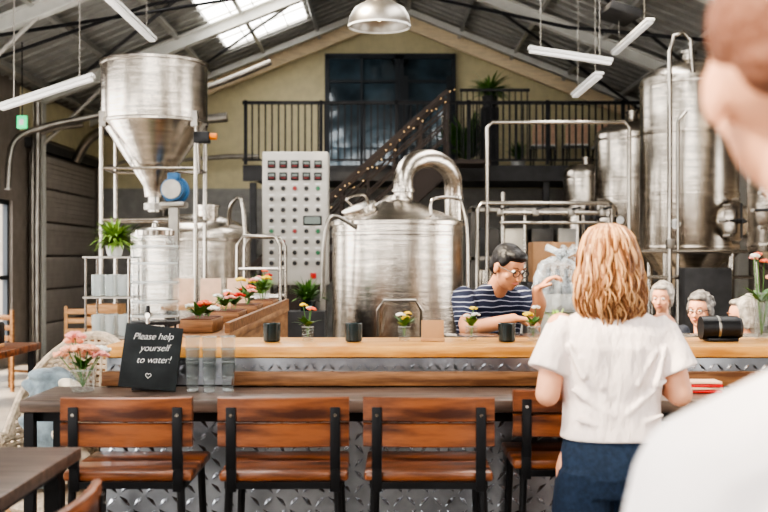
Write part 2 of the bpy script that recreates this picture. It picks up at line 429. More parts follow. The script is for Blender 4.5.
for (x,y_) in ((2.75,18.5),(3.3,18.4),(3.85,18.6)):
    o = Obj('dining_chair', (x,y_,3.045))
    o.box('seat', M['white'], (0,0,.45), (.42,.42,.04), bev=.015)
    o.loft('back', M['card'], [(0,-.2,.47,.20,.02),(0,-.22,.7,.21,.02),(0,-.25,.88,.16,.018)])
    for a in (-.17,.17):
        for b_ in (-.17,.17): o.cyl('leg', M['black'], (a,b_,.44), (a*1.1,b_*1.1,0), .014, seg=8)
    o.done()

def fern(o, c, n, L, w, m, up=.6, droop=1.2):
    for k in range(n):
        a = R(0, 2*math.pi); e = R(.15, 1.0)
        d = V(math.cos(a)*e, math.sin(a)*e, up*R(.4,1.3))
        o.blade('fronds', m, c, d, L*R(.6,1.1), w*R(.7,1.2), droop*R(.7,1.3))
def pot(o, c, r, h, m):
    o.lathe('pot', m, c, [(r*.72,0),(r,h),(r*.9,h),(r*.88,h*.85)], 24)
o = Obj('potted_fern', (1.75,17.7,3.045)); o.box('stand',M['black'],(0,0,.5),(.28,.28,1.0)); pot(o,(0,0,1.0),.13,.2,M['dark']); fern(o,(0,0,1.19),130,.5,.05,M['green'],.8,1.5); o.done()
o = Obj('potted_palm', (1.48,19.0,3.045)); pot(o,(0,0,0),.15,.26,M['dark']); fern(o,(0,0,.25),110,.95,.10,M['green'],1.3,1.2); o.done()
o = Obj('potted_palm', (2.35,18.7,3.045)); pot(o,(0,0,0),.13,.24,M['white']); fern(o,(0,0,.23),60,.36,.06,M['green'],1.5,1.0); o.done()

# ---------------------------------------------------------------- brewery vessels
o = Obj('grain_hopper', (-2.15,10,0))
o.lathe('shell', M['steel'], (0,0,0), [(.09,2.12),(.10,2.22),(.485,2.80),(.49,2.82),(.49,3.34),(.505,3.345),(.505,3.37),(.48,3.37),(.48,3.3),(.3,3.28),(.0,3.28)], 64)
o.lathe('seam', M['steel'], (0,0,0), [(.492,2.79),(.50,2.80),(.50,2.82),(.492,2.83)], 64, caps=False)
o.cyl('outlet', M['pipe'], (0,0,1.98), (0,0,2.14), .06)
o.lathe('valve', M['steel_d'], (0,0,0), [(.10,2.0),(.10,2.06)], 24)
for a in (-.43,.43):
    for b_ in (-.26,.26):
        o.cyl('leg', M['pipe'], (a,b_,0), (a,b_,2.84), .020, seg=12)
        o.box('lug', M['steel_d'], (a*.97,b_*.95,2.82), (.06,.08,.14))
for zz in (2.37,1.9,.5):
    for b_ in (-.26,.26): o.cyl('crossbar', M['pipe'], (-.43,b_,zz), (.43,b_,zz), .015, seg=10)
    for a in (-.43,.43): o.cyl('crossbar', M['pipe'], (a,-.26,zz), (a,.26,zz), .015, seg=10)
o.done()
o = Obj('malt_mill_motor', (-1.86,9.45,2.15))
o.cyl('body', M['blue'], (0,-.1,0), (0,.12,0), .10); o.cyl('cover', M['steel_d'], (0,-.13,0), (0,-.1,0), .085)
o.lathe('flange', M['blue'], (0,.05,0), [(.115,0),(.125,.01),(.125,.03),(.115,.04)], 24, axis=(0,1,0))
o.box('terminal', M['blue'], (0,0,.12), (.1,.12,.06), bev=.01); o.box('foot', M['steel_d'], (0,0,-.13), (.22,.2,.05), bev=.01)
o.box('post', M['steel_d'], (0,.0,-1.15), (.08,.08,2.0))
o.done()
o = Obj('level_sensor', (-1.62,9.5,2.62))
o.box('body', M['blackp'], (0,0,0), (.14,.1,.1), bev=.01); o.cyl('head', M['orange'], (.07,0,.01), (.13,0,.01), .03); o.cyl('stem', M['pipe'], (-.04,0.02,0), (-.04,.12,-.3), .012)
o.done()

def vessel_bands(o, r, zs):
    for z in zs: o.lathe('band', M['steel'], (0,0,0), [(r,z),(r+.008,z+.006),(r+.008,z+.03),(r,z+.036)], 64, caps=False)
def legs(o, r, z, n=4):
    for k in range(n):
        a = math.pi/4 + k*2*math.pi/n
        o.cyl('leg', M['pipe'], (r*math.cos(a), r*math.sin(a), 0), (r*math.cos(a), r*math.sin(a), z), .035, seg=12)

o = Obj('mash_tun', (-2.05,11.35,0))
o.lathe('shell', M['steel'], (0,0,0), [(.2,.42),(.62,.5),(.63,.55),(.63,1.80),(.60,1.86),(.5,1.93),(.35,1.985),(.2,2.01),(.0,2.02)], 72)
vessel_bands(o,.63,(.7,1.72)); legs(o,.52,.55)
o.lathe('manway_neck', M['steel'], (.2,-.2,0), [(.12,1.9),(.12,2.08),(.135,2.08),(.135,2.10),(.0,2.12)], 32)
o.tube('inlet', M['pipe'], [(.45,-.35,1.9),(.5,-.5,2.1),(.62,-.5,2.05),(.66,-.5,.8)], .022, 10, smooth=4)
o.done()
o = Obj('platform_handrail', (-1.11,9.45,0))
for yy in (0,.5):
    o.tube('hoop', M['pipe'], [(-.19,yy,0),(-.19,yy,1.66),(-.14,yy,1.74),(.14,yy,1.74),(.19,yy,1.66),(.19,yy,0)], .017, 10)
    o.cyl('midrail', M['pipe'], (-.19,yy,1.45), (.19,yy,1.45), .012, seg=8)
    o.cyl('midrail', M['pipe'], (-.19,yy,1.2), (.19,yy,1.2), .012, seg=8)
for zz in (.25,.5,.75): o.box('step', M['steel_d'], (0,.25,zz), (.38,.5,.03))
o.done()

o = Obj('control_cabinet', (-.96,11.5,0))
o.box('housing', M['panelw'], (0,.18,1.98), (.71,.34,1.44), bev=.012)
o.box('door', M['panelw'], (0,0,1.98), (.67,.025,1.40), bev=.006)
for a in (-.3,.3): o.box('stand', M['steel_d'], (a,.18,.63), (.06,.3,1.26))
for r_ in range(2):
    for c_ in range(5):
        x = -.25+c_*.125; z = 2.56-r_*.13
        o.box('display_bezel', M['blackp'], (x,-.02,z), (.085,.02,.085), bev=.003)
        o.box('display', M['lcd'], (x,-.032,z+.014), (.06,.004,.026))
        o.box('display_led', M['redk'], (x,-.032,z-.018), (.05,.004,.012))
for r_ in range(8):
    for c_ in range(5):
        if r_ == 3 and c_ > 2: continue
        x = -.25+c_*.125; z = 2.30-r_*.115
        kn, mm = random.choice([('knob_black','blackp')]*3+[('knob_red','redk'),('knob_green','greenk'),('knob_dark','dark'),('knob_dark','dark')])
        o.cyl('knob_ring', M['steel_d'], (x,-.012,z), (x,-.020,z), .029, seg=16); o.cyl(kn, M[mm], (x,-.020,z), (x,-.045,z), .022, seg=14)
        if mm in ('blackp','dark'): o.box('knob_grip', M['blackp'], (x,-.05,z), (.010,.02,.044), (0,R(-.8,.8),0))
        o.box('label', M['white'], (x,-.014,z+.048), (.06,.003,.014))
o.box('mimic_screen_bezel', M['blackp'], (.19,-.02,1.955), (.20,.02,.10), bev=.003); o.box('mimic_screen', M['lcd'], (.19,-.032,1.955), (.17,.004,.075))
o.box('isolator', M['redp'], (.2,-.03,1.36), (.06,.03,.06), bev=.005)
o.done()

o = Obj('brew_kettle', (.12,9.5,0))
o.lathe('shell', M['steel'], (0,0,0), [(.2,.38),(.56,.46),(.58,.52),(.58,1.83),(.605,1.835),(.605,1.865),(.58,1.87),(.565,1.88),(.14,2.06),(.12,2.10),(.0,2.10)], 80)
vessel_bands(o,.58,(.62,1.74)); legs(o,.48,.5)
ar = []
for k in range(13):
    a = math.pi - k*math.pi/12
    t = k/12; ar.append((.29+.24*math.cos(a) , .55*t, 2.24+.22*math.sin(a)))
o.tube('vapour_stack', M['steel'], [(.05,0,2.0),(.05,0,2.15)]+ar+[(.535,.57,2.1),(.54,.57,1.2),(.54,.57,.3)], .088, 24)
for p in ((.05,0,2.13),(.535,.57,2.1)): o.lathe('clamp', M['pipe'], p, [(.09,0),(.102,.005),(.102,.03),(.09,.035)], 32, caps=False)
o.lathe('manway', M['steel'], (-.32,-.22,1.93), [(.14,0),(.14,.05),(.155,.055),(.155,.07),(.0,.085)], 32, axis=(-.35,-.25,1))
o.tube('manway_handle', M['pipe'], [(-.40,-.28,2.0),(-.44,-.32,2.06),(-.30,-.2,2.1),(-.26,-.16,2.02)], .012, 8, smooth=4)
o.tube('sight_pipe', M['pipe'], [(.28,-.42,1.92),(.28,-.42,2.02),(.34,-.40,2.06),(.5,-.3,2.06),(.56,-.28,2.0),(.60,-.3,1.7),(.60,-.3,.8)], .014, 10, smooth=4)
o.tube('front_hoop', M['pipe'], [(-.17,-.62,.9),(-.17,-.72,1.12),(-.12,-.72,1.2),(.14,-.72,1.2),(.19,-.72,1.12),(.19,-.62,.9)], .014, 10)
o.tube('hose', M['steel_d'], [(-.35,-.45,1.8),(-.55,-.5,1.9),(-.62,-.5,1.7),(-.64,-.45,1.2)], .018, 10, smooth=6)
o.done()

o = Obj('process_pipework', (0,12,0))
P = M['pipe']
o.tube('header', P, [(1.16,0,0),(1.16,0,3.02),(1.22,0,3.08),(2.70,0,3.08),(2.76,0,3.02),(2.76,0,1.4)], .024, 12)
o.tube('header_2', P, [(1.05,0,0),(1.05,0,2.1),(1.1,0,2.17),(2.5,0,2.17),(2.56,0,2.1),(2.56,0,.2)], .024, 12)
o.tube('header_3', P, [(1.3,0,2.06),(2.5,0,2.06)], .024, 12)
o.tube('header_4', P, [(1.3,0,1.95),(2.5,0,1.95)], .018, 12)
o.tube('riser', P, [(1.35,.1,0),(1.35,.1,2.3)], .024, 10); o.tube('riser_2', P, [(1.6,.1,0),(1.6,.1,2.1)], .02, 10)
o.tube('riser_3', P, [(2.2,.1,0),(2.2,.1,2.1)], .024, 10)
for x in (1.3,1.7,2.1,2.45): o.box('valve', M['steel_d'], (x,-.04,2.06), (.07,.08,.08), bev=.01); o.cyl('valve_handle', M['blackp'], (x,-.08,2.1), (x+.1,-.08,2.12), .012, seg=8)
o.done()
o = Obj('storage_rack', (1.8,13.4,0))
for x in (-.7,.7):
    for yy in (-.25,.25): o.box('upright', M['dark'], (x,yy,1.1), (.05,.05,2.2))
for zz in (.3,.95,1.55,2.15): o.box('shelf', M['steel_d'], (0,0,zz), (1.45,.55,.04))
for k in range(4): o.box('bin_%d'%(k%2), M['greywall'] if k%2 else M['dark'], (-.5+k*.33,0,1.75), (.26,.4,.34), bev=.01)
for k in range(4): o.lathe('keg', M['steel'], (-.52+k*.35,0,.98), [(.13,0),(.15,.03),(.15,.4),(.13,.44),(.0,.44)], 24)
o.done()
o = Obj('cardboard_box', (1.6,10.2,0))
o.box('pallet_stack', M['dark'], (0,.1,.66), (.5,.5,1.32), bev=.01)
o.box('carton', M['box'], (0,0,1.51), (.40,.34,.38), bev=.006); o.box('tape', M['kraft'], (0,-.172,1.51), (.05,.003,.38))
o.done()
o = Obj('electrical_box', (-2.0,20.3,0)); 
for k in range(4): o.box('enclosure', M['greywall'], (-1.6+k*.75,0,2.1), (.55,.2,.7), bev=.02)
o.box('backboard', M['greywall'], (-.4,.07,2.1), (3.4,.1,.9))
o.done()

def fermenter(x, y_, r, z0, z1, zt, man=None):
    o = Obj('fermentation_tank', (x,y_,0))
    o.lathe('shell', M['steel'], (0,0,0), [(.05,z0-.62),(.08,z0-.58),(r-.01,z0-.02),(r,z0),(r,z1),(r-.03,z1+.05),(r*.75,z1+.12),(r*.4,zt-.01),(.0,zt)], 72)
    vessel_bands(o, r, (z0+.04, z0+.62, z1-.62, z1-.08))
    for k in range(4):
        a = math.pi/4+k*math.pi/2; o.cyl('leg', M['pipe'], (r*.86*math.cos(a), r*.86*math.sin(a), 0), (r*.93*math.cos(a), r*.93*math.sin(a), z0+.05), .035, seg=12)
    o.lathe('top_port', M['pipe'], (0,0,zt-.03), [(.07,0),(.07,.12),(.09,.12),(.09,.15),(0,.15)], 24)
    if man:
        ax = V(*man[:3]).normalized(); zc = man[3]
        c = ax*(r-.03)+V(0,0,zc)
        o.lathe('manway', M['steel'], c, [(.2,0),(.2,.07),(.225,.07),(.225,.1),(.17,.11),(.12,.135),(0,.14)], 36, axis=ax)
        u, v = frame_of(ax)
        for k in range(8):
            a = k*math.pi/4; o.cyl('manway_lug', M['steel_d'], c+ax*.06+(u*math.cos(a)+v*math.sin(a))*.23, c+ax*.15+(u*math.cos(a)+v*math.sin(a))*.23, .016, seg=8)
        o.cyl('manway_bar', M['dark'], c+ax*.17-u*.19, c+ax*.17+u*.19, .014, seg=8); o.cyl('manway_bar', M['dark'], c+ax*.17-v*.19, c+ax*.17+v*.19, .014, seg=8)
        o.cyl('manway_hub', M['dark'], c+ax*.1, c+ax*.2, .03, seg=12)
    o.cyl('gauge', M['white'], (-r*.5,-r*.87,z0+.3), (-r*.53,-r*.93,z0+.3), .05, seg=20)
    o.cyl('gauge_rim', M['pipe'], (-r*.5,-r*.87,z0+.3), (-r*.525,-r*.92,z0+.3), .056, seg=20)
    o.done()
fermenter(3.43,12,.54,1.62,3.54,3.76,(.60,-.80,0,1.95))
fermenter(4.12,10.4,.55,1.62,3.42,3.64,(-.7,-.7,0,2.0))
fermenter(3.35,14.4,.50,1.75,3.2,3.42,(-.85,-.5,0,2.1))
fermenter(2.98,15.7,.34,1.75,2.8,2.92)
o = Obj('vent_pipework', (3.0,11.2,0))
o.tube('swan_neck', P, [(0,0,0),(0,0,3.72),(.04,0,3.88),(.14,0,3.92),(.22,0,3.84),(.24,0,3.5)], .026, 12)
o.tube('riser', P, [(.10,.05,0),(.10,.05,3.0),(.2,.1,3.1)], .02, 10)
for z in (1.7,1.2): o.box('valve', M['steel_d'], (0,-.02,z), (.08,.08,.1), bev=.01)
o.tube('cross', P, [(-.3,0,1.62),(.9,0,1.62)], .02, 10); o.tube('cross', P, [(-.3,0,1.35),(.9,0,1.35)], .02, 10)
o.box('pump', M['dark'], (.35,0,1.1), (.5,.4,.7), bev=.03)
o.done()

# ---------------------------------------------------------------- bar
def tread_plate(o, part, x0, x1, z0, z1, y, cell=.045):
    o.box(part+'_sheet', M['alu'], ((x0+x1)/2, y+.004, (z0+z1)/2), (x1-x0,.008,z1-z0))
    b = o.bm(part+'_lozenges', M['alu2'])
    nx = int((x1-x0)/cell); nz = int((z1-z0)/cell)
    ox = x0+((x1-x0)-nx*cell)/2; oz = z0+((z1-z0)-nz*cell)/2
    for i in range(nx):
        for j in range(nz):
            cx = ox+(i+.5)*cell; cz = oz+(j+.5)*cell; a = math.pi/4 if (i+j)%2 else -math.pi/4
            ux,uz = math.cos(a),math.sin(a); vx,vz = -uz,ux; l = cell*.60; w = cell*.2
            A = b.verts.new((cx+ux*l,y,cz+uz*l)); B = b.verts.new((cx-ux*l,y,cz-uz*l)); C = b.verts.new((cx+vx*w,y,cz+vz*w)); D = b.verts.new((cx-vx*w,y,cz-vz*w))
            E = b.verts.new((cx+ux*l*.4,y-.008,cz+uz*l*.4)); F = b.verts.new((cx-ux*l*.4,y-.008,cz-uz*l*.4))
            for f in ((A,C,E),(C,F,E),(C,B,F),(B,D,F),(D,E,F),(D,A,E)): b.faces.new(f)

o = Obj('bar_counter', (0,3.8,0))
o.box('lower_top', M['woodlow'], (.525,.21,1.008), (3.65,.42,.045), bev=.006)
for yy in (.03,.37): o.box('end_leg', M['black'], (-1.27,yy,.49), (.035,.04,.985))
o.box('under_rail', M['black'], (.5,.08,.965), (3.55,.03,.04))
tread_plate(o, 'front_plate', -1.09, 2.3, .02, .985, .30, .05)
o.box('core_low', M['dark'], (.6,.40,.49), (3.4,.17,.98))
o.box('core', M['dark'], (.6,.68,.57), (3.4,.46,1.14))
tread_plate(o, 'riser_plate', -1.1, 2.3, 1.035, 1.14, .435, .035)
o.box('plank', M['woodblk'], (.62,.408,1.062), (2.44,.03,.056), bev=.004); o.box('plank_end', M['woodblk'], (-1.0,.405,1.062), (.22,.03,.056), bev=.004)
o.box('raised_top', M['woodbar'], (.64,.68,1.165), (3.52,.50,.044), bev=.004)
o.box('wing_body', M['woodwing'], (-.91,2.65,.57), (.36,3.3,1.14))
o.box('wing_top', M['woodwing'], (-.91,2.65,1.165), (.38,3.3,.044), bev=.004)
o.box('wing_upstand', M['woodblk'], (-.735,2.75,1.20), (.025,3.1,.07))
o.done()
o = Obj('prep_counter', (1.35,5.17,0))
o.box('top', M['steel'], (0,0,1.15), (2.1,.30,.03), bev=.004); o.box('cabinet', M['dark'], (0,.0,.57), (2.0,.26,1.13))
o.done()

def stool(x, y_, rz=0, scale=(1,1,1)):
    o = Obj('bar_stool', (x,y_,0), rz, scale)
    w = M['woodst']
    for a in (-.1,.1): o.box('seat', w, (0,a*.98,.825), (.42,.192,.032), bev=.01)
    b = o.bm('backrest', w); segs = 16
    for (za,zb) in ((.925,1.003),(1.007,1.086)):
        rings = []
        for i in range(segs+1):
            t = i/segs*2-1; x_ = t*.213; yb = -.215+.02*t*t
            q = [(x_,yb-.014,za+.004),(x_,yb-.014,zb-.004),(x_,yb-.008,zb),(x_,yb+.006,zb),(x_,yb+.012,zb-.004),(x_,yb+.012,za+.004),(x_,yb+.006,za),(x_,yb-.008,za)]
            rings.append([b.verts.new(p) for p in q])
        for i in range(segs):
            for k in range(8): b.faces.new((rings[i][k],rings[i+1][k],rings[i+1][(k+1)%8],rings[i][(k+1)%8]))
        b.faces.new(rings[0]); b.faces.new(rings[-1][::-1])
    for s in (-1,1):
        o.box('upright', M['black'], (s*.168,-.222,.955), (.032,.007,.20), bev=.002)
        o.box('upright_low', M['black'], (s*.168,-.208,.84), (.032,.012,.12), bev=.002)
        o.cyl('bolt', M['pipe'], (s*.168,-.2262,1.03), (s*.168,-.23,1.03), .006, seg=8)
        o.tube('rear_leg', M['black'], [(s*.175,-.2,.81),(s*.205,-.23,0)], .013, 8)
        o.tube('front_leg', M['black'], [(s*.175,.18,.81),(s*.205,.22,0)], .013, 8)
        o.box('side_rail', M['black'], (s*.18,-.01,.80), (.022,.38,.022)); o.box('side_foot', M['black'], (s*.195,-.0,.30), (.016,.42,.016))
    for yy,zz in ((-.2,.80),(.18,.80)): o.box('cross_rail', M['black'], (0,yy,zz), (.36,.022,.022))
    o.box('footrest', M['black'], (0,.21,.30), (.39,.02,.02)); o.box('footrest', M['black'], (0,-.218,.30), (.39,.02,.02))
    o.done()
stool(-.835,3.66); stool(-.330,3.66,.02); stool(.148,3.66,-.015); stool(.655,3.86)
stool(-.92,2.48,math.radians(90),(1,1,.9))
o = Obj('high_table', (-1.35,2.5,0))
o.box('top', M['woodlow'], (0,0,.962), (.92,1.28,.036), bev=.005)
o.box('top_frame', M['black'], (0,0,.935), (.86,1.2,.03))
for a in (-.4,.4):
    for b_ in (-.56,.56): o.box('leg', M['black'], (a,b_,.47), (.04,.04,.93))
o.done()
# ---------------------------------------------------------------- bar-top things
def flower(o, part, m, c, r, n=9):
    for k in range(n):
        a = k*2.4; rr = r*math.sqrt((k+.5)/n)*.8; z = r*.5*(1-(rr/r)**2)
        o.ell(part, m, c+V(math.cos(a)*rr, math.sin(a)*rr, z), (r*.42,r*.42,r*.26), Euler((R(-.6,.6),R(-.6,.6),a)).to_matrix(), sub=1)
def bouquet(o, base, h, spread, heads, leafn=14, leafL=.08, hr=.028):
    base = Vector(base)
    for i,(mn) in enumerate(heads):
        a = i*2.4+.6; rr = spread*math.sqrt((i+.4)/len(heads)); c = base+V(math.cos(a)*rr, math.sin(a)*rr, h*R(.70,1.18))
        o.tube('stems', M['stem'], [base+V(0,0,.01), base+(c-base)*.5+V(0,0,.01), c], .002, 5)
        flower(o, 'flowers_'+mn, M[mn], c, hr*R(.8,1.2))
    for k in range(leafn):
        a = R(0,6.28); o.blade('leaves', M['green'], base+V(0,0,h*.45), (math.cos(a),math.sin(a),R(.5,1.6)), leafL*R(.7,1.3), .022, .8)
def glass_vase(o, r, h):
    o.lathe('glass', M['glass'], (0,0,0), [(r*.85,0),(r,h*.3),(r,h),(r-.0025,h),(r-.0025,h*.3),(r*.8,.006),(0,.006)], 24)
    o.lathe('rim', M['glassrim'], (0,0,h-.002), [(r+.0005,0),(r+.0005,.004),(r-.003,.004)], 24, caps=False)

TOP = 1.189
for i,(x,y_,heads,h) in enumerate([(.085,4.5,['yellow','whitep','yellow','yellow'],.11),(.37,4.52,['yellow','whitep','whitep'],.12),(-.32,4.48,['whitep','yellow','coral'],.12),(.63,4.5,['whitep','yellow'],.13)]):
    o = Obj('flower_bud_vase', (x,y_,TOP)); glass_vase(o,.026,.06); bouquet(o,(0,0,.008),h,.028,heads,12,.06,.021); o.done()
for x in (-.47,-.127,.515):
    o = Obj('ceramic_votive', (x,4.47,TOP)); o.lathe('cup', M['votive'], (0,0,0), [(.031,0),(.035,.004),(.037,.075),(.034,.077),(.031,.07),(.03,.02),(0,.02)], 28); o.cyl('wax', M['whitep'], (0,0,.02),(0,0,.05), .029); o.done()
o = Obj('kraft_card', (.205,4.5,TOP)); o.box('card', M['kraft'], (0,0,.045), (.095,.006,.085), (-.15,0,0), .002); o.box('stand', M['woodlt'], (0,0,.006), (.1,.04,.012)); o.done()

o = Obj('water_dispenser', (-.965,4.5,TOP))
o.lathe('jar', M['glass'], (0,0,.085), [(.085,0),(.098,.02),(.10,.06),(.10,.30),(.085,.335),(.075,.345),(.075,.36),(.071,.36),(.071,.34),(.081,.33),(.095,.298),(.095,.06),(.09,.025),(0,.012)], 40)
for zz in (.10,.16,.24,.32,.39): o.lathe('rib', M['glassrim'], (0,0,zz), [(.1005,0),(.104,.006),(.1005,.012)], 40, caps=False)
o.lathe('lid', M['pipe'], (0,0,.445), [(.08,0),(.082,.02),(.06,.03),(.015,.034),(.012,.05),(.018,.056),(0,.062)], 32)
o.lathe('stand_ring', M['black'], (0,0,.072), [(.098,0),(.104,0),(.104,.012),(.098,.012)], 32)
for k in range(4):
    a = math.pi/4+k*math.pi/2; o.cyl('stand_leg', M['black'], (.1*math.cos(a),.1*math.sin(a),0), (.1*math.cos(a),.1*math.sin(a),.08), .005, seg=8)
o.cyl('tap', M['pipe'], (0,-.098,.115), (0,-.15,.115), .011, seg=12); o.cyl('tap_spout', M['pipe'], (0,-.14,.12), (0,-.14,.08), .008, seg=12); o.cyl('tap_handle', M['blackp'], (0,-.14,.12), (0,-.14,.155), .009, seg=12)
o.lathe('water_fill', M['water'], (0,0,.1), [(.088,0),(.094,.02),(.094,.21),(0,.21)], 36)
o.done()

o = Obj('chalkboard_sign', (-.895,4.02,1.036), rz=.06)
tilt = Matrix.Rotation(math.radians(-9),3,'X') @ Matrix.Rotation(math.radians(6),3,'Y')
o.box('slate', M['slate'], tilt@V(0,0,.128), (.216,.010,.24), rotM=tilt, bev=.002)
o.box('easel_foot', M['black'], (0,.045,.004), (.12,.05,.008)); o.cyl('easel_strut', M['black'], (0,.06,.008), tilt@V(0,.01,.14), .004, seg=6)
e = o.done()
def chalk(txt, lx, lz, size):
    cu = bpy.data.curves.new('chalk_text','FONT'); cu.body = txt; cu.size = size; cu.shear = .35; cu.extrude = .0005; cu.align_x = 'CENTER'; cu.space_character = .95; cu.offset = -.0005
    t = bpy.data.objects.new('chalk_lettering', cu); cu.materials.append(M['chalk']); sc.collection.objects.link(t)
    t.parent = e; t.location = tilt@V(lx,-.0062,lz)
    t.rotation_euler = (tilt @ Euler((math.radians(90),math.radians(-5),0)).to_matrix()).to_euler()
chalk('Please help',0,.195,.036); chalk('yourself',.01,.152,.036); chalk('to water!',.012,.107,.036)
hc = bpy.data.curves.new('chalk_heart','CURVE'); hc.dimensions='3D'; hc.bevel_depth=.001; sp = hc.splines.new('POLY'); pts=[]
for k in range(25):
    t = 2*math.pi*k/24; pts.append(tilt@V(.00065*16*math.sin(t)**3,-.0065,.058+.00065*(13*math.cos(t)-5*math.cos(2*t)-2*math.cos(3*t)-math.cos(4*t))))
sp.points.add(24)
for k,p in enumerate(pts): sp.points[k].co = (*p,1)
ho = bpy.data.objects.new('chalk_heart', hc); hc.materials.append(M['chalk']); sc.collection.objects.link(ho); ho.parent = e

for (x,y_) in ((-.727,4.05),(-.660,4.03),(-.593,4.06)):
    o = Obj('water_glass_stack', (x,y_,1.032))
    for k in range(3):
        z = k*.047
        o.lathe('tumbler_%d'%k, M['glass'], (0,0,z), [(.021,0),(.023,.004),(.0285,.115),(.0265,.115),(.0205,.01),(0,.009)], 24)
        o.lathe('tumbler_rim_%d'%k, M['glassrim'], (0,0,z), [(.0288,.112),(.029,.1155),(.0262,.1155)], 24, caps=False)
        o.lathe('tumbler_base_%d'%k, M['glassrim'], (0,0,z), [(.0212,.0),(.0225,.01),(.0,.01)], 24, caps=False)
    o.done()
o = Obj('peach_flower_vase', (-1.135,4.02,1.032)); glass_vase(o,.048,.085)
bouquet(o,(0,0,.01),.17,.085,['peach','pink','peach','coral','peach','pink','peach','peach','whitep','peach'],18,.07,.038); o.done()
o = Obj('card_scanner', (1.42,4.5,TOP))
o.cyl('barrel', M['blackp'], (-.085,0,.055), (.07,0,.055), .05); o.cyl('face', M['dark'], (.07,0,.055), (.083,0,.055), .043); o.lathe('rim', M['steel_d'], (-.02,0,.055), [(.0505,0),(.052,.003),(.052,.008),(.0505,.011)], 28, axis=(1,0,0), caps=False)
o.box('base', M['blackp'], (0,0,.007), (.13,.08,.014), bev=.004); o.done()
o = Obj('red_napkin_stack', (1.20,4.03,1.032))
for k in range(4): o.box('napkin_%d'%k, M['redp'] if k%2==0 else M['card'], (R(-.004,.004),0,.006+k*.011), (.13,.10,.009), (0,0,R(-.1,.1)), .002)
o.done()
o = Obj('bar_flower_vase', (1.61,4.55,TOP)); glass_vase(o,.03,.2); bouquet(o,(0,0,.01),.33,.07,['coral','pink','peach','coral','whitep','red'],18,.10,.024); o.done()
for (x,y_,hs,h) in ((-.88,5.15,['red','coral','peach','whitep'],.10),(-.86,5.9,['coral','pink','whitep','red'],.14),(-.86,6.7,['red','coral','pink','yellow'],.18),(-.84,7.5,['red','pink','coral','whitep','yellow'],.25)):
    o = Obj('flower_planter', (x,y_,TOP))
    o.box('trough', M['woodblk'], (0,0,.03), (.16,.34,.06), bev=.004); o.box('soil', M['hairbr'], (0,0,.062), (.14,.32,.006))
    for q in (-.10,.09): bouquet(o,(R(-.02,.02),q,.04),h*.8,.06,random.sample(hs,3),24,.10,.030)
    o.done()
o = Obj('potted_herb', (-.92,8.02,TOP)); pot(o,(0,0,0),.06,.09,M['white']); fern(o,(0,0,.08),60,.17,.03,M['green2'],1.2,1.0); o.done()
o = Obj('potted_herb', (-.62,8.6,0)); o.box('pedestal',M['dark'],(0,0,.56),(.3,.3,1.12)); pot(o,(0,0,1.12),.07,.08,M['votive']); fern(o,(0,0,1.19),110,.22,.035,M['green'],1.0,1.2); o.done()
o = Obj('menu_card_table', (-1.42,8.75,0))
o.box('top', M['woodlt'], (0,0,1.14), (.75,.35,.03)); 
for a in (-.33,.33): o.box('leg', M['black'], (a,0,.56), (.04,.3,1.12))
for k,x in enumerate((-.22,.0,.22)): o.box('menu_card', M['card'], (x,-.02,1.27), (.17,.01,.22), (-.12,0,0), .002)
o.done()
o = Obj('glassware_rack', (-2.06,8.1,0))
for a in (-.16,.16):
    for b_ in (-.16,.16): o.cyl('post', M['pipe'], (a,b_,0), (a,b_,1.54), .009, seg=8)
for zz in (.5,.95,1.25,1.55): o.box('shelf', M['steel_d'], (0,0,zz), (.36,.36,.015))
for zz in (.96,1.26):
    for a in (-.1,0,.1):
        for b_ in (-.1,.05): o.lathe('beaker', M['glassrim'], (a,b_,zz), [(.03,0),(.036,.16),(.033,.16),(.028,.01),(0,.01)], 16)
o.done()
o = Obj('potted_fern', (-2.04,8.08,1.559)); pot(o,(0,0,0),.07,.08,M['white']); fern(o,(0,0,.07),190,.27,.03,M['green2'],1.0,1.8); o.done()
o = Obj('wooden_crate', (-2.40,9.2,0))
o.box('base_cabinet', M['woodwing'], (0,0,.43), (.30,.34,.86), bev=.004)
for a in (-.13,.13): o.box('side', M['woodlt'], (a,0,1.01), (.016,.30,.28))
for q in (0,.1,.2):
    for s in (-1,1): o.box('slat', M['woodlt'], (0,s*.15,.91+q), (.27,.012,.075), bev=.003)
o.box('bottom', M['woodlt'], (0,0,.875), (.27,.3,.012))
o.done()

# rattan chair with blankets
o = Obj('rattan_armchair', (-1.50,5.0,0), rz=-.25)
rt = M['rattan']
def rh(a): return .70+.46*max(0,math.sin(a))**.8
for k in range(26):
    z = .42+k*.029; pts = []
    for q in range(25):
        a = math.pi*(-.12+1.24*q/24)
        sw = .25+.045*min(1,k/14)
        zz = min(z, rh(a)-.01)
        pts.append((math.cos(a)*sw, math.sin(a)*sw, zz+.004*math.sin(q*3.1+k*3.14)))
    o.tube('weave', rt, pts, .011, 6)
for q in range(33):
    a = math.pi*(-.12+1.24*q/32); o.tube('stakes', rt, [(math.cos(a)*.245,math.sin(a)*.245,.40),(math.cos(a)*.297,math.sin(a)*.297,rh(a))], .008, 6)
o.tube('rim', rt, [(math.cos(math.pi*(-.12+1.24*q/24))*.30,math.sin(math.pi*(-.12+1.24*q/24))*.30,rh(math.pi*(-.12+1.24*q/24))) for q in range(25)], .02, 8)
o.lathe('seat', rt, (0,0,.38), [(.24,0),(.26,.03),(.25,.06),(0,.07)], 32)
for a in (-.18,.18):
    for b_ in (-.16,.16): o.cyl('leg', M['woodlt'], (a,b_,.4), (a*1.15,b_*1.15,0), .018, seg=10)
o.ell('blanket_grey', M['blanket'], (-.05,.02,.75), (.15,.13,.28), None, 3)
for k in range(9): o.ell('blanket_grey', M['blanket'], (R(-.13,.05),R(-.1,.08),.50+k*.06), (.11,.08,.04), Euler((R(-.5,.5),R(-.5,.5),R(-.5,.5))).to_matrix(), sub=3)
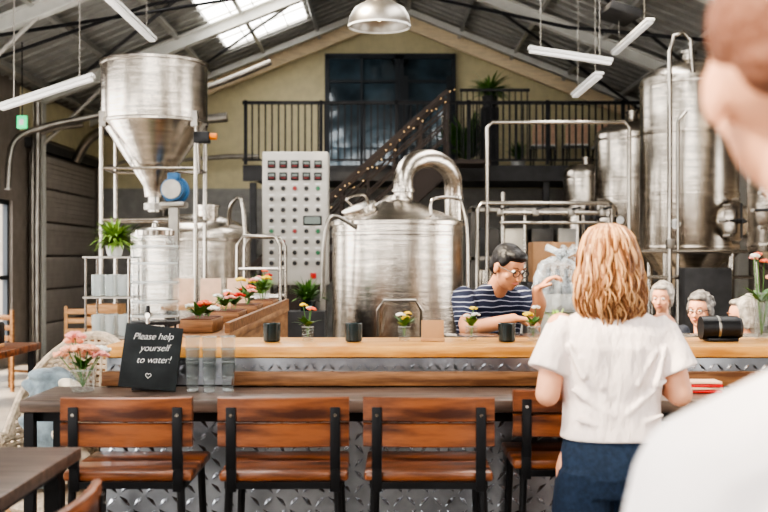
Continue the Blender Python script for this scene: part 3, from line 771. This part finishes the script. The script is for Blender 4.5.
o.remesh('blanket_grey',.010,1)
for k in range(6): o.ell('blanket_cream', M['blanket2'], (.10+R(-.04,.03),-.04+R(-.06,.05),.55+k*.075), (.09,.08,.04), Euler((R(-.6,.6),R(-.6,.6),0)).to_matrix(), sub=3)
o.remesh('blanket_cream',.010,1)
o.done()
o = Obj('side_table', (-2.35,6.0,0))
o.box('top', M['woodst'], (0,0,1.02), (.62,.7,.04), bev=.006)
for a in (-.27,.27):
    for b_ in (-.3,.3): o.box('leg', M['black'], (a,b_,.5), (.035,.035,1.0))
o.done()
o = Obj('coffee_grinder', (-2.2,6.0,1.041)); o.box('body', M['blackp'], (0,0,.07), (.1,.12,.14), bev=.015); o.lathe('hopper', M['glass'], (0,0,.14), [(.03,0),(.045,.06),(.04,.06),(0,.01)], 20); o.box('tray', M['woodlt'], (0,-.05,.01), (.12,.14,.02), bev=.004); o.done()
def wchair(x,y_,rz,m,h=1.0):
    o = Obj('wooden_chair', (x,y_,0), rz)
    o.box('seat', m, (0,0,.45), (.40,.40,.03), bev=.01)
    for a in (-.175,.175):
        o.box('front_leg', m, (a,.17,.22), (.035,.035,.44)); o.box('back_post', m, (a,-.18,h/2), (.035,.035,h))
    for zz in (.62,.74,.86,.96):
        if zz < h: o.box('slat', m, (0,-.18,zz), (.34,.018,.06), bev=.004)
    o.box('stretcher', m, (0,.17,.2), (.34,.02,.03)); o.done()
wchair(-3.37,12,.15,M['woodlt'],1.02); wchair(-4.4,12.6,-.4,M['woodwing'],.95)

# ---------------------------------------------------------------- lights in the room
o = Obj('pendant_lamp', (-.03,7,3.06))
o.lathe('shade', M['steel_d'], (0,0,0), [(.205,0),(.205,.025),(.195,.07),(.165,.12),(.10,.16),(.06,.19),(.06,.26),(.03,.28),(.028,.28),(.05,.25),(.05,.2),(.095,.155),(.155,.115),(.188,.065),(.198,.022),(.2,0)], 48, caps=False)
o.lathe('rim', M['white'], (0,0,-.004), [(.207,0),(.207,.012),(.198,.012),(.198,0)], 48, caps=False)
o.ell('bulb', M['bulb'], (0,0,.08), (.035,.035,.045)); o.cyl('rod', M['black'], (0,0,.27), (0,0,roofz(0)-3.06-.02), .01, seg=8)
o.done()
def strip(p1, p2):
    p1, p2 = Vector(p1), Vector(p2); c = (p1+p2)/2; d = p2-p1; o = Obj('strip_light', c)
    t_ = d.normalized(); s__ = t_.cross(V(0,0,1)).normalized(); n__ = s__.cross(t_)
    rm = Matrix((t_, -s__, n__)).transposed()
    o.box('housing', M['white'], (0,0,.02), (d.length,.10,.035), rotM=rm, bev=.006); o.box('diffuser', M['lampw'], (0,0,-.012), (d.length*.97,.07,.025), rotM=rm, bev=.006)
    for t in (-.35,.35):
        q = d*t; o.cyl('hanger', M['steel_d'], q+V(0,0,.03), q+V(0,0,roofz((c+q).x)-(c+q).z-.02), .006, seg=6)
    o.done()
strip((-3.24,9,2.81),(-2.45,9,3.07)); strip((-2.6,9.8,4.0),(-2.6,12,4.0)); strip((1.35,10,3.50),(2.14,10,3.38)); strip((2.2,10.9,3.42),(2.2,12.3,3.42)); strip((3.0,12.0,4.22),(3.0,13.9,4.22))

# ---------------------------------------------------------------- people
def basis(f, up=V(0,0,1)):
    f = Vector(f).normalized(); r = f.cross(up).normalized(); u = r.cross(f).normalized()
    return Matrix((r, f, u)).transposed()
def head(o, c, f, skin, s=1.0, up=V(0,0,1), glasses=False):
    B = basis(f, up); c = Vector(c); P_ = lambda x,y,z: c + B@(V(x,y,z)*s)
    S = 'body'
    o.ell(S, skin, P_(0,-.012,.025), (.076*s,.094*s,.088*s), B, 3)
    o.ell(S, skin, P_(0,.022,-.035), (.060*s,.066*s,.075*s), B, 3)
    o.ell(S, skin, P_(0,.052,-.088), (.026*s,.024*s,.020*s), B, 3)
    o.cap(S, skin, P_(0,.084,.005), P_(0,.100,-.028), .009*s, .013*s)
    for q in (-1,1):
        o.ell(S, skin, P_(q*.042,.056,-.025), (.022*s,.02*s,.02*s), B, 2)
        o.ell(S, skin, P_(q*.078,-.008,-.008), (.010*s,.020*s,.032*s), B, 2)
        o.ell('eyeballs', M['eyew'], P_(q*.031,.074,.008), (.013*s,.012*s,.009*s), B, 2)
        o.ell('irises', M['eyed'], P_(q*.031,.083,.007), (.006*s,.005*s,.006*s), B, 2)
        o.tube('brows', M['hairbr'], [P_(q*.016,.088,.028),P_(q*.032,.087,.034),P_(q*.048,.076,.029)], .0035*s, 6)
    o.ell('lips', M['lip'], P_(0,.083,-.055), (.024*s,.010*s,.008*s), B, 2)
    if glasses:
        for q in (-1,1):
            o.tube('glasses_rim', M['blackp'], [P_(q*.033+.024*math.cos(a),.098,.006+.018*math.sin(a)) for a in [k*math.pi/8 for k in range(16)]], .0024*s, 6, closed=True)
            o.tube('glasses_temple', M['blackp'], [P_(q*.057,.096,.010),P_(q*.082,.0,.008)], .0024*s, 6)
        o.tube('glasses_bridge', M['blackp'], [P_(-.009,.1,.008),P_(.009,.1,.008)], .002*s, 6)
    return B, P_
def hand(o, w, d, n, side, skin, curl=.5, s=1.0):
    w = Vector(w); d = Vector(d).normalized(); n = Vector(n); n = (n-d*n.dot(d)).normalized(); t = Vector(side); t = (t-d*t.dot(d)-n*t.dot(n)).normalized()
    offs = [.030,.010,-.010,-.029]; ln = [.070,.078,.073,.056]
    for i in range(4):
        k = w + d*(.088-.004*abs(i-1))*s + t*offs[i]*s
        o.cap('body', skin, w+d*.01*s+t*offs[i]*.55*s, k, .014*s, .0105*s)
        p = k; dd = d.copy(); segl = [.45,.32,.25]
        for j in range(3):
            a = curl*(.5 if j==0 else .9)
            dd = (dd*math.cos(a) + (n-dd*n.dot(dd)).normalized()*math.sin(a)).normalized()
            q = p + dd*ln[i]*segl[j]*s
            o.cap('body', skin, p, q, (.0092-.001*j)*s, (.0084-.001*j)*s); p = q
    b0 = w + d*.028*s + t*.026*s; b1 = b0 + (d*.55+t*.7+n*.25).normalized()*.036*s; b2 = b1+(d*.85+t*.25+n*.35).normalized()*.03*s
    o.cap('body', skin, b0, b1, .013*s, .010*s); o.cap('body', skin, b1, b2, .010*s, .0085*s)

# --- woman at the bar, seen from behind
wx, wy = .735, 3.45
o = Obj('woman_standing', (wx,wy,0))
sk = M['skin']
B, P_ = head(o, (-.01,.02,1.525), (-.12,1,-.12), sk)
o.cap('body', sk, (0,0,1.34), (-.008,.01,1.45), .052, .048)
o.loft('body', sk, [(0,0,.92,.14,.10),(0,0,1.1,.13,.09),(0,0,1.28,.15,.09),(0,0,1.36,.07,.06)])
for q in (-1,1):
    o.chain('body', sk, [V(q*.165,0,1.315),V(q*.212,-.04,1.10),V(q*.19,.08,1.13),V(q*.125,.28,1.155)], [.046,.040,.037,.025])
    hand(o, V(q*.125,.28,1.155), V(-q*.25,1,-.75), V(0,-.3,-1), V(-q,0,0), sk, .35, .95)
    o.chain('body', sk, [V(q*.09,0,.86),V(q*.092,.0,.70),V(q*.088,.012,.48),V(q*.088,-.015,.34),V(q*.088,-.01,.09)], [.09,.082,.052,.055,.034])
    o.chain('shoes', M['shoe'], [V(q*.088,-.03,.045),V(q*.095,.06,.04),V(q*.10,.13,.03)], [.042,.042,.03])
o.remesh('body',.0055,3); o.remesh('shoes',.01,2)
o.loft('tshirt', M['tee'], [(0,0,.955,.165,.122),(0,0,1.0,.158,.115),(0,0,1.08,.156,.108),(0,0,1.17,.170,.115),(0,0,1.25,.185,.118),(0,0,1.30,.185,.105),(0,0,1.335,.16,.088),(0,0,1.37,.095,.070),(0,0,1.39,.07,.06)], 40)
for q in (-1,1):
    d_ = V(q*.06,-.03,-.145)
    Ms = d_.to_track_quat('Z','Y').to_matrix()
    a0 = V(q*.145,0,1.315)
    o.loft('tshirt', M['tee'], [(*(a0+d_*t),r,r*1.0) for t,r in ((-.15,.045),(.1,.062),(.5,.066),(1.0,.070))], 28, Ms)
for (x0_,z0_,x1_,z1_) in ((-.14,1.12,-.02,1.04),(.15,1.15,.03,1.05),(-.13,1.03,.02,.985),(.14,1.04,.0,.99),(-.12,1.22,-.05,1.13),(.12,1.24,.06,1.14),(-.15,1.26,-.11,1.16),(.15,1.25,.12,1.14),(-.05,1.28,.04,1.23)):
    o.cap('tshirt', M['tee'], V(x0_,-.088 if abs(x0_)>.13 else -.098,z0_), V(x1_,-.107,z1_), .008, .011)
o.remesh('tshirt',.006,3)
o.loft('shorts', M['shorts'], [(0,0,.97,.150,.108),(0,-.005,.90,.165,.122),(0,-.01,.84,.175,.13),(0,-.005,.78,.178,.125)], 40)
for q in (-1,1): o.loft('shorts', M['shorts'], [(q*.085,-.005,.86,.09,.12),(q*.09,0,.76,.095,.115),(q*.096,0,.708,.096,.112)], 32)
o.remesh('shorts',.006,2)
hr = [(1.645,.02,.02,0),(1.63,.055,.065,0),(1.60,.076,.090,-.002),(1.55,.088,.100,-.006),(1.50,.094,.098,-.012),(1.45,.100,.085,-.03),(1.40,.106,.068,-.04),(1.36,.095,.052,-.045),(1.33,.06,.035,-.045)]
o.loft('hair', M['hairA'], [(-.01,.005+c_,z,a,b_) for (z,a,b_,c_) in hr][::-1], 36); o.remesh('hair',.007,4)
def hair_at(z):
    for i in range(len(hr)-1):
        if hr[i][0] >= z >= hr[i+1][0]:
            t = (hr[i][0]-z)/(hr[i][0]-hr[i+1][0]); return [hr[i][k]*(1-t)+hr[i+1][k]*t for k in range(4)]
    return hr[-1]
for k in range(300):
    th = math.pi*(1+ (k/255)*1.0) + R(-.2,.2) if k < 255 else R(0,2*math.pi)
    zend = R(1.28,1.43) if k < 255 else R(1.45,1.5); ph = R(-.8,.8)+ (k*.10); amp = R(.012,.023); fr = R(34,44); pts = []; n_ = 24; rad0 = R(.94,1.07)
    for i in range(n_):
        t = i/(n_-1); z = 1.643 - t*(1.643-zend); _,a,b_,c_ = hair_at(max(z,1.34)); g = rad0 + .05*t
        w_ = amp*t**.8*math.sin(z*fr+ph); th2 = th + w_/.1*.9
        pts.append((-.01+math.cos(th2)*(a*g+w_*.6), .005+c_+math.sin(th2)*(b_*g+w_*.6), z))
    mm = random.choice(['hairA','hairA','hairB','hairB','hairB','hairC'])
    o.tube('locks_'+mm, M[mm], pts, (.0058,.0025), 5)
o.done()

# --- man preparing drinks
o = Obj('man_bartender', (0,0,0)); sk = M['skin2']
hc_ = V(.655,5.62,1.49)
B, P_ = head(o, hc_, (.60,-.75,-.42), sk, 1.0, V(.12,-.1,1), glasses=True)
o.cap('body', sk, (.60,5.74,1.36), (.635,5.68,1.44), .058, .054)
o.loft('body', sk, [(.56,5.9,.95,.14,.1),(.57,5.84,1.15,.14,.1),(.59,5.79,1.34,.1,.08)])
A1, A2 = V(.425,5.70,1.325), V(.755,5.87,1.325)
o.chain('body', sk, [A1,V(.43,5.50,1.17),V(.56,5.42,1.205),V(.655,5.38,1.235)], [.05,.042,.038,.027])
hand(o, V(.655,5.38,1.235), V(1,-.15,-.1), V(.1,-.2,-1), V(.1,1,.1), sk, .7)
o.chain('body', sk, [A2,V(.80,5.70,1.20),V(.82,5.62,1.30),V(.80,5.58,1.375)], [.05,.042,.038,.027])
hand(o, V(.80,5.58,1.375), V(.6,-.1,.55), V(.6,0,-.8), V(-.5,-.3,.7), sk, .8)
for q in (-1,1):
    o.chain('body', sk, [V(.56+q*.1,5.93,.9),V(.57+q*.1,5.92,.5),V(.57+q*.11,5.95,.08)], [.08,.055,.04])
    o.chain('shoes', M['blackp'], [V(.57+q*.11,5.98,.045),V(.58+q*.12,5.82,.04)], [.045,.04])
o.remesh('body',.0055,3)
MtR = basis((.45,-.9,0))
o.loft('polo_shirt', M['polo'], [(.56,5.92,.90,.17,.125),(.565,5.88,1.05,.175,.135),(.575,5.84,1.18,.185,.13),(.58,5.80,1.28,.20,.115),(.59,5.785,1.34,.185,.09),(.60,5.76,1.375,.11,.075),(.605,5.745,1.40,.07,.065)], 36, MtR)
for a,b_ in ((A1,V(.428,5.575,1.21)),(A2,V(.785,5.75,1.235))): o.cap('polo_shirt', M['polo'], a, b_, .068, .060)
o.remesh('polo_shirt',.007,3)
o.loft('trousers', M['trouser'], [(.56,5.92,.96,.16,.12),(.56,5.93,.85,.175,.13),(.57,5.93,.78,.17,.12)], 32)
for q in (-1,1): o.loft('trousers', M['trouser'], [(.57+q*.09,5.93,.85,.09,.1),(.57+q*.1,5.92,.5,.075,.08),(.57+q*.11,5.95,.06,.06,.065)], 24)
o.remesh('trousers',.01,2)
o.ell('hair', M['hairblk'], P_(0,-.022,.045), (.083,.092,.082), B, 3)
o.ell('hair', M['hairblk'], P_(0,.035,.082), (.062,.052,.032), B, 3); o.ell('hair', M['hairblk'], P_(0,-.06,.0), (.070,.05,.07), B, 3)
for q in (-1,1): o.ell('hair', M['hairblk'], P_(q*.070,.012,.045), (.014,.03,.035), B, 2)
o.remesh('hair',.006,3)
o.done()
# clear film draped over a crate of bottles: a pleated, crumpled skirt surface
o = Obj('plastic_wrapped_bundle', (1.02,6.12,0))
b = o.bm('film', M['plastic']); NA, NZ = 72, 14; rg = []
for j in range(NZ+1):
    t = j/NZ; z = 1.235 + .30*t; ring = []
    for k in range(NA):
        a = 2*math.pi*k/NA
        base = (.150*(1-.35*t**3) if j < NZ else .045)
        pl = .012*math.sin(7*a+3*t)+.008*math.sin(13*a-6*t+1)+.006*math.sin(23*a+9*t)
        r_ = base + pl*(1.2-.4*t) + R(-.004,.004)
        ring.append(b.verts.new((math.cos(a)*r_*1.1, math.sin(a)*r_*.75, z + .014*math.sin(5*a+2)*t + R(-.004,.004))))
    rg.append(ring)
for j in range(NZ):
    for k in range(NA): b.faces.new((rg[j][k],rg[j][(k+1)%NA],rg[j+1][(k+1)%NA],rg[j+1][k]))
b.faces.new(rg[-1])
for k in range(9): o.tube('film_knot', M['plastic'], [(0,0,1.52),(R(-.03,.03),R(-.03,.03),1.56),(R(-.09,.09),R(-.05,.05),R(1.56,1.61))], (.010,.022), 6)
o.box('crate', M['greywall'], (0,0,1.285), (.22,.15,.10), bev=.006)
for k in range(4):
    for q in (-.035,.035): o.lathe('bottles', M['dark'], (-.075+k*.05,q,1.30), [(.02,0),(.02,.10),(.008,.14),(.008,.18),(0,.18)], 12)
o.box('cart', M['steel_d'], (0,.05,.615), (.5,.4,1.23), bev=.02)
o.done()
o = Obj('garnish_plant', (.84,5.16,1.166)); pot(o,(0,0,0),.04,.05,M['white']); fern(o,(0,0,.045),50,.09,.02,M['green2'],1.0,1.0); o.done()

# --- seated visitors
def seated(name, hx, hy, hz, f, top, hairm, skin=M['skin'], curly=True, glasses=False, longh=False):
    o = Obj(name, (hx,hy,0)); F = Vector(f).normalized(); Rr = F.cross(V(0,0,1)).normalized()
    B, P_ = head(o, V(0,0,hz), (F.x,F.y,-.1), skin, 1.0, glasses=glasses)
    nb = V(0,0,hz-.20) - F*.03
    o.cap('body', skin, nb, V(0,0,hz-.07)-F*.01, .05, .047)
    MB = basis(F); pel = V(0,0,.58)-F*.08
    o.loft('body', skin, [(*pel,.13,.1),(*nb,.08,.06)], 24, MB)
    o.loft('top', top, [(*(pel-V(0,0,.08)),.18,.14),(*(pel+V(0,0,.08)),.17,.13),(*(nb-V(0,0,.16)),.19,.125),(*(nb-V(0,0,.06)),.19,.10),(*(nb-V(0,0,.015)),.13,.08),(*(nb+V(0,0,.02)),.065,.06)], 32, MB)
    for q in (-1,1):
        sh = nb + Rr*q*.165 - V(0,0,.06); el = sh + V(0,0,-.24) + Rr*q*.04 + F*.04; wr = el + F*.20 - Rr*q*.08 + V(0,0,.02)
        o.chain('top', top, [sh,el,wr-F*.02], [.055,.047,.036]); o.chain('body', skin, [el,wr], [.035,.025])
        hand(o, wr, F-Rr*q*.3, V(0,0,-1), -Rr*q, skin, .4, .9)
        hip = pel + Rr*q*.09; kn = hip + F*.42 - V(0,0,.06); an = kn - V(0,0,.44)
        o.chain('trousers', M['trouser'], [hip,kn,an], [.085,.06,.045]); o.chain('shoes', M['blackp'], [an-V(0,0,.03),an+F*.13-V(0,0,.035)], [.042,.036])
    o.remesh('body',.0065,2); o.remesh('top',.01,3); o.remesh('trousers',.012,3)
    o.ell('hair', hairm, P_(0,-.032,.045), (.088,.090,.084), B, 3)
    o.ell('hair', hairm, P_(0,-.06,-.02), (.082,.055,.08 if not longh else .10), B, 3)
    o.ell('hair', hairm, P_(0,.035,.092), (.062,.040,.022), B, 2)
    for q in (-1,1): o.ell('hair', hairm, P_(q*.076,-.008,.01), (.020,.038,.055 if not longh else .085), B, 2)
    for k in range(90 if curly else 0):
        a = R(0,6.28); e_ = R(-.3,1.5); p = V(math.cos(a)*math.cos(e_)*.086, math.sin(a)*math.cos(e_)*.09-.034, math.sin(e_)*.086+.045)
        if p.y > .03 and p.z < .095: continue
        o.ell('hair', hairm, P_(*p), (R(.012,.019),)*3, B, 1)
    o.remesh('hair',.007,1)
    if longh:
        for k in range(120):
            a = R(math.pi*.95, math.pi*2.05); pts = []
            for i in range(9):
                t = i/8; e_ = 1.5-1.75*t; rr = max(.12, math.cos(max(e_,0)))
                pts.append(P_(math.cos(a)*.093*rr, math.sin(a)*.096*rr-.03, (math.sin(e_)*.09+.045 if e_>0 else .045+e_*.42)))
            o.tube('hair_strands', hairm, pts, (.004,.002), 4)
    o.done()
    rz = math.atan2(F.y,F.x)-math.pi/2; cpos = V(hx,hy,0)-F*.08
    wchair(cpos.x, cpos.y, rz, M['woodwing'], .82)
seated('seated_woman', 2.22, 7.5, 1.175, (-.60,-.78,0), M['greytop'], M['hairgry'], glasses=True)
seated('seated_woman', 2.14, 6.35, 1.19, (-.92,.25,0), M['creamtop'], M['hairslv'], curly=False, longh=True)
seated('seated_woman', 2.24, 8.6, 1.22, (-.5,-.85,0), M['trouser'], M['hairslv'])
o = Obj('cafe_table', (1.45,7.1,0)); o.lathe('top', M['woodlt'], (0,0,.70), [(.33,0),(.34,.01),(.34,.03),(0,.03)], 40); o.cyl('column', M['black'], (0,0,.02),(0,0,.7), .03); o.lathe('foot', M['black'], (0,0,0), [(.22,0),(.22,.01),(.04,.03),(0,.03)], 32); o.done()

# --- out-of-focus man close on the right, seen from behind, leaning
fx, fy = .61, 1.12
o = Obj('man_in_foreground', (fx,fy,0)); sk = M['skin']
B, P_ = head(o, (-.185,.0,1.715), (.10,1,-.05), sk, 1.05, V(-.10,0,1))
o.cap('body', sk, (-.06,-.02,1.45), (-.16,-.015,1.63), .066, .060)
o.loft('body', sk, [(.02,0,.95,.15,.11),(0,0,1.40,.14,.1)])
SH = {-1: V(-.275,0,1.30), 1: V(.17,0,1.41)}
for q in (-1,1):
    s0 = SH[q]
    o.chain('body', sk, [s0, s0+V(q*.06,-.02,-.28), s0+V(q*.02,.12,-.50)], [.055,.045,.03])
    hand(o, s0+V(q*.02,.12,-.50), V(0,.3,-1), V(-q,0,0), V(0,1,0), sk, .5)
    o.chain('body', sk, [V(.03+q*.1,0,.9),V(.03+q*.1,.01,.5),V(.03+q*.1,-.01,.08)], [.09,.06,.04])
    o.chain('shoes', M['shoe'], [V(.03+q*.1,-.03,.045),V(.03+q*.11,.14,.035)], [.045,.038])
    o.loft('trousers', M['trouser'], [(.03+q*.095,0,.9,.1,.12),(.03+q*.1,0,.5,.08,.09),(.03+q*.1,0,.08,.065,.07)], 24)
o.loft('trousers', M['trouser'], [(.03,0,.98,.17,.125),(.03,0,.82,.185,.13)], 32)
o.remesh('body',.007,3); o.remesh('trousers',.01,2)
o.loft('tshirt', M['tee2'], [(.03,0,.88,.21,.145),(.01,0,1.1,.22,.14),(-.03,0,1.25,.23,.135),(-.04,0,1.31,.21,.12),(-.03,-.01,1.40,.15,.10),(-.045,-.015,1.46,.09,.085),(-.055,-.018,1.49,.075,.075)], 36)
for q in (-1,1):
    o.cap('tshirt', M['tee2'], V(-.04,-.01,1.42), SH[q], .070, .072)
    o.cap('tshirt', M['tee2'], SH[q], SH[q]+V(q*.055,-.015,-.24), .073, .078)
o.remesh('tshirt',.009,4)
o.ell('hair', M['hairbr'], P_(0,-.028,.052), (.085,.092,.084), B, 3); o.ell('hair', M['hairbr'], P_(0,-.062,.015), (.068,.048,.055), B, 3); o.ell('hair', M['hairbr'], P_(0,.04,.088), (.06,.05,.03), B, 3)
o.remesh('hair',.008,2)
o.done()

# ---------------------------------------------------------------- light
w = bpy.data.worlds.new('world'); sc.world = w; w.use_nodes = True
bg = w.node_tree.nodes['Background']; bg.inputs['Color'].default_value = (1,.97,.93,1); bg.inputs['Strength'].default_value = 7.0
sl = bpy.data.lights.new('sun','SUN'); sl.energy = 14; sl.angle = math.radians(8); sl.color = (1,.84,.62)
so = bpy.data.objects.new('sun', sl); sc.collection.objects.link(so); so.rotation_euler = Euler((math.radians(14),math.radians(-40),0))
try:
    sc.view_settings.view_transform = 'AgX'; sc.view_settings.look = 'AgX - High Contrast'; sc.view_settings.exposure = .0
except Exception as ex: print(ex)

cam = bpy.data.cameras.new('camera'); cam.lens = 50; cam.sensor_width = 36; cam.shift_y = 4/768
cam.dof.use_dof = True; cam.dof.focus_distance = 5.2; cam.dof.aperture_fstop = 3.2; cam.clip_start = .05
co = bpy.data.objects.new('camera', cam); sc.collection.objects.link(co); co.location = (0,0,1.53); co.rotation_euler = (math.radians(90),0,0)
sc.camera = co
